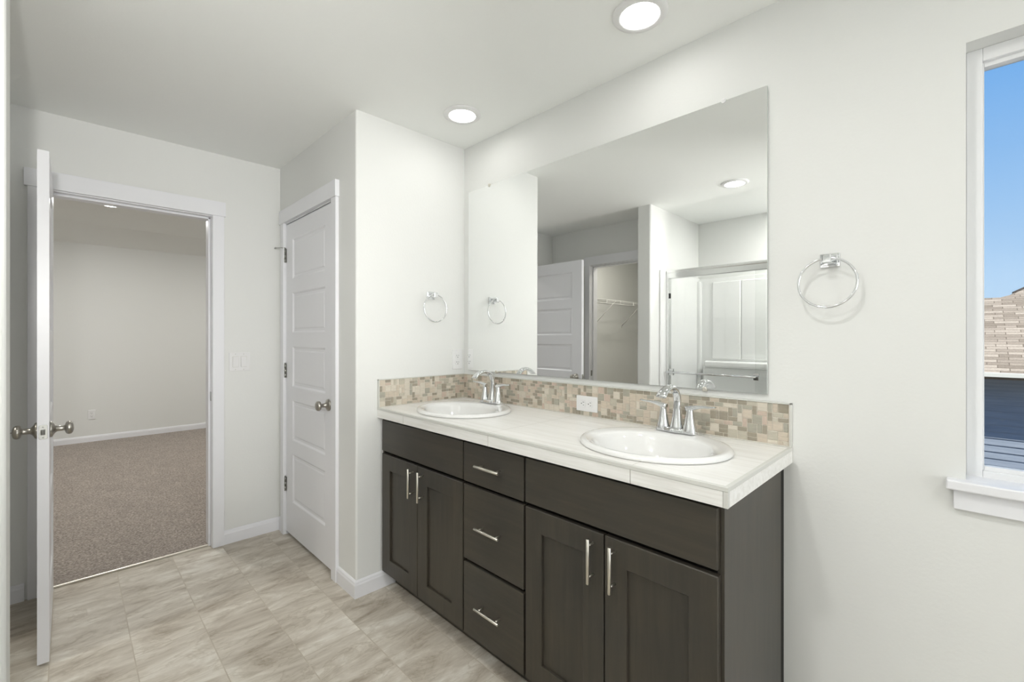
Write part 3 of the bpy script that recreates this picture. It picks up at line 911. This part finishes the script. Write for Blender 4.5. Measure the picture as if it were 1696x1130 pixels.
t = thing('light_switch', 'white double rocker switch between bedroom doorway and linen closet', 'light switch', (XC, -.9305, 1.143), PI / 2)
b = bm_new(); box(b, -.0585, .0585, -.006, 0, -.0585, .0585, .0025)
obj('cover_plate', b, M['plastic'], t)
for x, tilt in ((-.023, .09), (.023, -.09)):
    b = bm_new(); box(b, x - .0175, x + .0175, -.0066, -.004, -.0345, .0345)
    fr = obj('switch_recess', b, M['edge_trim'], t)
    b = bm_new()
    vs_ = box(b, -.0158, .0158, -.0030, .0010, -.0325, .0325, .0008)
    bmesh.ops.rotate(b, verts=b.verts, cent=(0, 0, 0), matrix=Matrix.Rotation(tilt, 3, 'X'))
    bmesh.ops.translate(b, verts=b.verts, vec=(x, -.0075, 0))
    obj('rocker', b, M['plastic'], t)
for x in (-.023, .023):
    for z in (-.049, .049):
        b = bm_new(); lathe(b, [(.003, .0055), (.003, .0066), (.0015, .0071)], '-y', (x, 0, z), 10)
        obj('screw', b, M['edge_trim'], t)

# ------------------------------------------------------------------ recessed ceiling lights
def make_light(loc, label, mat, group):
    t = thing('ceiling_light', label, 'ceiling light', loc, group=group)
    b = bm_new()
    lathe(b, [(.095, 0), (.095, -.004), (.0925, -.008), (.082, -.0105), (.072, -.0115), (.0675, -.0105), (.0665, -.006)], 'z', (0, 0, 0), 48, cap0=False, cap1=False)
    obj('trim_ring', b, M['plastic'], t)
    b = bm_new()
    lathe(b, [(.0672, -.0085), (.056, -.0105), (.035, -.0118), (.002, -.0122)], 'z', (0, 0, 0), 48, cap0=False)
    obj('diffuser', b, mat, t)
    return t
BG, DG = 'recessed bathroom lights', 'recessed bedroom lights'
l0 = make_light((.332, -.278, H), 'round recessed ceiling light over the sink by the wall end', M['lens'], BG)
dup(l0, (1.336, -.280, H), 0, 'round recessed ceiling light over the sink nearer the window')
dup(l0, (.945, -1.79, H), 0, 'round recessed ceiling light in front of the shower, seen in the mirror')
dl = make_light((1.72, -1.22, H), 'added fill light over the open floor, out of the photo', M['fill_mid'], BG)  # unseen light added to even out counter, floor and walls
dup(dl, (3.1, -1.25, H), 0, 'added fill light before the window, out of the photo')  # second unseen light, added for brightness
make_light((1.42, -2.42, H), 'added fill light inside the shower, out of the photo', M['fill_shower'], BG)  # added to brighten the shower, no fixture seen there
make_light((-.35, -2.75, H), 'added fill light inside the walk-in closet', M['fill_closet'], None)  # unseen light added to lift the dim closet
t = thing('fill_spot', 'added fill spot in a wall fitting behind the camera, out of the photo', 'fill light', (2.75, -1.95, 1.62))  # added fill for the door walls and ceiling, given a lamp body
b = bm_new(); lathe(b, [(.05, 0), (.05, .012), (.015, .016), (.012, .05)], 'y', (0, 0, 0), 24)
obj('fill_spot_plate', b, M['nickel'], t)
aim = Vector((-1.0, -1.26, 2.0)) - Vector((2.75, -1.95 + .10, 1.62))
rot = aim.to_track_quat('-Z', 'Y')
b = bm_new(); lathe(b, [(.02, .09), (.045, .07), (.075, 0), (.072, 0), (.042, .066), (.004, .075)], 'z', (0, 0, 0), 32)
bmesh.ops.rotate(b, verts=b.verts, cent=(0, 0, 0), matrix=rot.to_matrix())
bmesh.ops.translate(b, verts=b.verts, vec=(0, .10, 0))
obj('fill_spot_head', b, M['nickel'], t)
ld = bpy.data.lights.new('fill_beam', 'SPOT')
ld.energy = SPOT; ld.spot_size = math.radians(62); ld.spot_blend = 1.0; ld.shadow_soft_size = 0.06; ld.color = (1.0, 0.988, 0.965)
lo = bpy.data.objects.new('fill_beam', ld); C.objects.link(lo); lo.parent = t
lo.location = (0, .10, 0); lo.rotation_euler = rot.to_euler()
dl = make_light((-3.835, -1.41, BZ), 'bedroom ceiling light just visible under the door head', M['lens_bedroom'], DG)
dup(dl, (-2.3, -1.42, BZ), 0, 'added bedroom fill light close to the doorway wall')  # this and the next bedroom lights are unseen, added for brightness
dup(dl, (-3.87, .45, BZ), 0, 'added bedroom fill light towards the hidden side wall')
dup(dl, (-3.87, -3.3, BZ), 0, 'added bedroom fill light behind the open door')

# ------------------------------------------------------------------ shower (seen in the mirror)
t = thing('shower_surround', 'glossy white moulded shower surround behind the glass', 'shower surround', (WX1, SBY, 0))
o = Vector(t.location)
def spart(nm, fn, m=M['fiberglass']):
    bm = bm_new(); fn(bm); bmesh.ops.translate(bm, verts=bm.verts, vec=-o); return obj(nm, bm, m, t)
ST = 1.885
def back(bm):
    box(bm, WX1 + .004, SRX - .004, SBY + .003, SBY + .020, .06, ST, .004)
    box(bm, .40, .66, SBY + .012, SBY + .034, 1.10, ST - .04, .010, 4)
    box(bm, .665, 1.15, SBY + .012, SBY + .030, 1.10, ST - .04, .009, 4)
    box(bm, 1.24, 1.60, SBY + .012, SBY + .034, 1.10, ST - .04, .010, 4)
spart('back_panel', back)
spart('side_panel', lambda bm: (box(bm, WX1 + .002, WX1 + .018, SBY + .004, -1.985, .06, ST + .01, .006, 3), box(bm, WX1 + .003, WX1 + .05, SBY + .012, SBY + .07, .06, ST - .02, .02, 4)))
spart('side_panel', lambda bm: box(bm, SRX - .018, SRX - .002, SBY + .004, -1.985, .06, ST + .01, .006, 3))
spart('soap_ledge', lambda bm: (box(bm, .36, 1.66, SBY + .01, SBY + .13, 1.02, 1.085, .02, 4), box(bm, .33, 1.69, SBY + .01, SBY + .09, .55, 1.03, .02, 4)))
spart('shower_pan', lambda bm: (box(bm, WX1 + .003, SRX - .003, SBY + .01, -1.99, .001, .07, .01), box(bm, WX1 + .003, SRX - .003, -2.15, -1.99, .06, .139, .02, 3)))

t = thing('shower_door', 'framed sliding glass shower door with a long towel bar', 'shower door', (WX1, -2.08, 0))
o = Vector(t.location)
def dpart(nm, fn, m, par=None):
    bm = bm_new(); fn(bm); bmesh.ops.translate(bm, verts=bm.verts, vec=-o); return obj(nm, bm, m, par or t)
GX0, GX1 = WX1 + .019, SRX - .019
dpart('header_rail', lambda bm: (box(bm, GX0, GX1, -2.135, -2.080, 1.825, 1.875, .004), box(bm, GX0, GX1, -2.130, -2.076, 1.872, 1.898, .008, 3)), M['alu'])
dpart('wall_jamb', lambda bm: box(bm, GX0, GX0 + .022, -2.135, -2.080, .14, 1.828, .003), M['alu'])
dpart('wall_jamb', lambda bm: box(bm, GX1 - .022, GX1, -2.135, -2.080, .14, 1.828, .003), M['alu'])
dpart('bottom_track', lambda bm: box(bm, GX0, GX1, -2.135, -2.080, .14, .175, .004), M['alu'])
dpart('bumper', lambda bm: box(bm, GX0 + .020, GX0 + .036, -2.098, -2.084, 1.650, 1.695, .003), M['rubber'])
g = dpart('glass_panel', lambda bm: box(bm, GX0 + .024, 1.065, -2.096, -2.090, .165, 1.830), M['shower_glass'])
def bar(bm):
    lathe(bm, [(.0085, .290), (.0085, 1.010)], 'x', (0, -2.040, 1.003), 16)
    for x in (.315, 1.000): lathe(bm, [(.008, 0), (.008, .054)], '-y', (x, -2.038, 1.003), 14)
dpart('towel_bar', bar, M['chrome'], g)
for x in (.315, 1.000):
    dpart('bar_mount', lambda bm: (box(bm, x - .020, x + .020, -2.090, -2.083, .975, 1.031, .002), box(bm, x - .020, x + .020, -2.103, -2.096, .975, 1.031, .002)), M['chrome'], g)
g = dpart('glass_panel', lambda bm: box(bm, .985, GX1 - .024, -2.124, -2.118, .165, 1.830), M['shower_glass'])
dpart('pull_plate', lambda bm: (box(bm, 1.085, 1.120, -2.118, -2.111, .972, 1.034, .002), box(bm, 1.085, 1.120, -2.131, -2.124, .972, 1.034, .002)), M['chrome'], g)

# ------------------------------------------------------------------ wire shelf in the walk-in closet
t = thing('wire_shelf', 'white wire shelf with slanted braces in the walk-in closet', 'shelf', (XC, -2.32, 1.75))
o = Vector(t.location)
def hpart(nm, fn):
    bm = bm_new(); fn(bm); bmesh.ops.translate(bm, verts=bm.verts, vec=-o); return obj(nm, bm, M['wire'], t)
XF = -.826
def deck(bm):
    y = -2.32
    while y > -4.45:
        tube(bm, [(XC + .002, y, 1.752), (XF, y, 1.752)], .0018, 5)
        y -= .0254
    for x in (XC + .006, XC + .10, XC + .20): tube(bm, [(x, -2.32, 1.748), (x, -4.46, 1.748)], .0026, 6)
hpart('shelf_deck', deck)
def lip(bm):
    tube(bm, [(XF, -2.32, 1.750), (XF, -4.46, 1.750)], .0045, 8); tube(bm, [(XF + .002, -2.32, 1.708), (XF + .002, -4.46, 1.708)], .0045, 8)
    y = -2.50
    while y > -4.4:
        box(bm, XF - .001, XF + .007, y - .007, y + .007, 1.703, 1.754, .001)
        y -= .30
hpart('front_lip', lip)
for y in (-2.99, -3.62, -4.25):
    hpart('shelf_brace', lambda bm: (tube(bm, [(XF - .002, y, 1.742), (XC + .006, y, 1.468)], .0055, 8), box(bm, XC + .0005, XC + .007, y - .006, y + .006, 1.435, 1.476, .001)))

# ------------------------------------------------------------------ outdoors: the neighbouring house
HY = 10.0
t = thing('neighbour_house', 'neighbouring blue grey house with a tan shingle roof outside the window', 'house', (4, HY, -2.9))
o = Vector(t.location)
def npart(nm, bm, m):
    bmesh.ops.translate(bm, verts=bm.verts, vec=-o); return obj(nm, bm, m, t)
b = bm_new()
z = -2.9
while z < .50:
    for x0, x1 in ((-6.0, 12.0),):
        loft(b, [[Vector((x, HY - .018, z)), Vector((x, HY, z + .128)), Vector((x, HY + .1, z + .128)), Vector((x, HY + .1, z))] for x in (x0, x1)], smooth=False)
    z += .12
npart('siding_wall', b, M['siding'])
EY, EZ = HY - .65, .684
rise = .5
def roof_pt(x, y): return Vector((x, y, EZ + rise * (y - EY)))
b = bm_new()
uvl = b.loops.layers.uv.new('UVMap')
ridge = [(-6.0, 12.25), (2.62, 12.235), (2.76, 12.33), (2.82, 12.42), (2.98, 12.63), (4.5, 14.6), (9.0, 14.6), (12.0, 12.25)]
pts = [roof_pt(-6.0, EY), roof_pt(12.0, EY)] + [roof_pt(x, y) for x, y in reversed(ridge)]
f = b.faces.new([b.verts.new(p) for p in pts])
sl = math.sqrt(1 + rise * rise)
for lp in f.loops: lp[uvl].uv = (lp.vert.co.x, (lp.vert.co.y - EY) * sl)
g = bmesh.ops.extrude_face_region(b, geom=[f])
for v_ in g['geom']:
    if isinstance(v_, bmesh.types.BMVert): v_.co += Vector((0, .02, -.10))
rf = npart('shingle_roof', b, M['shingle'])
b = bm_new()      # ridge cap on the rising hip
tube(b, [roof_pt(x, y) + Vector((0, .02, .0)) for x, y in ridge[3:6]], .03, 6)
npart('ridge_cap', b, simple('dark_ridge_cap', srgb(70, 62, 56), 0.9).m)
b = bm_new(); box(b, -6.0, 12.0, EY - .06, EY + .04, .627, .699, .006); box(b, -6.0, 12.0, EY + .03, HY - .001, .60, .64)
npart('gutter', b, M['gutter'])
b = bm_new(); box(b, -6.0, 12.0, HY + .101, HY + 5.0, -2.9, .6)
npart('house_body', b, M['siding'])
b = bm_new(); box(b, -40, 50, .3, 60, -3.1, -2.9)
struct('ground', 'gravel side yard below the window', 'ground', b, M['ground'])
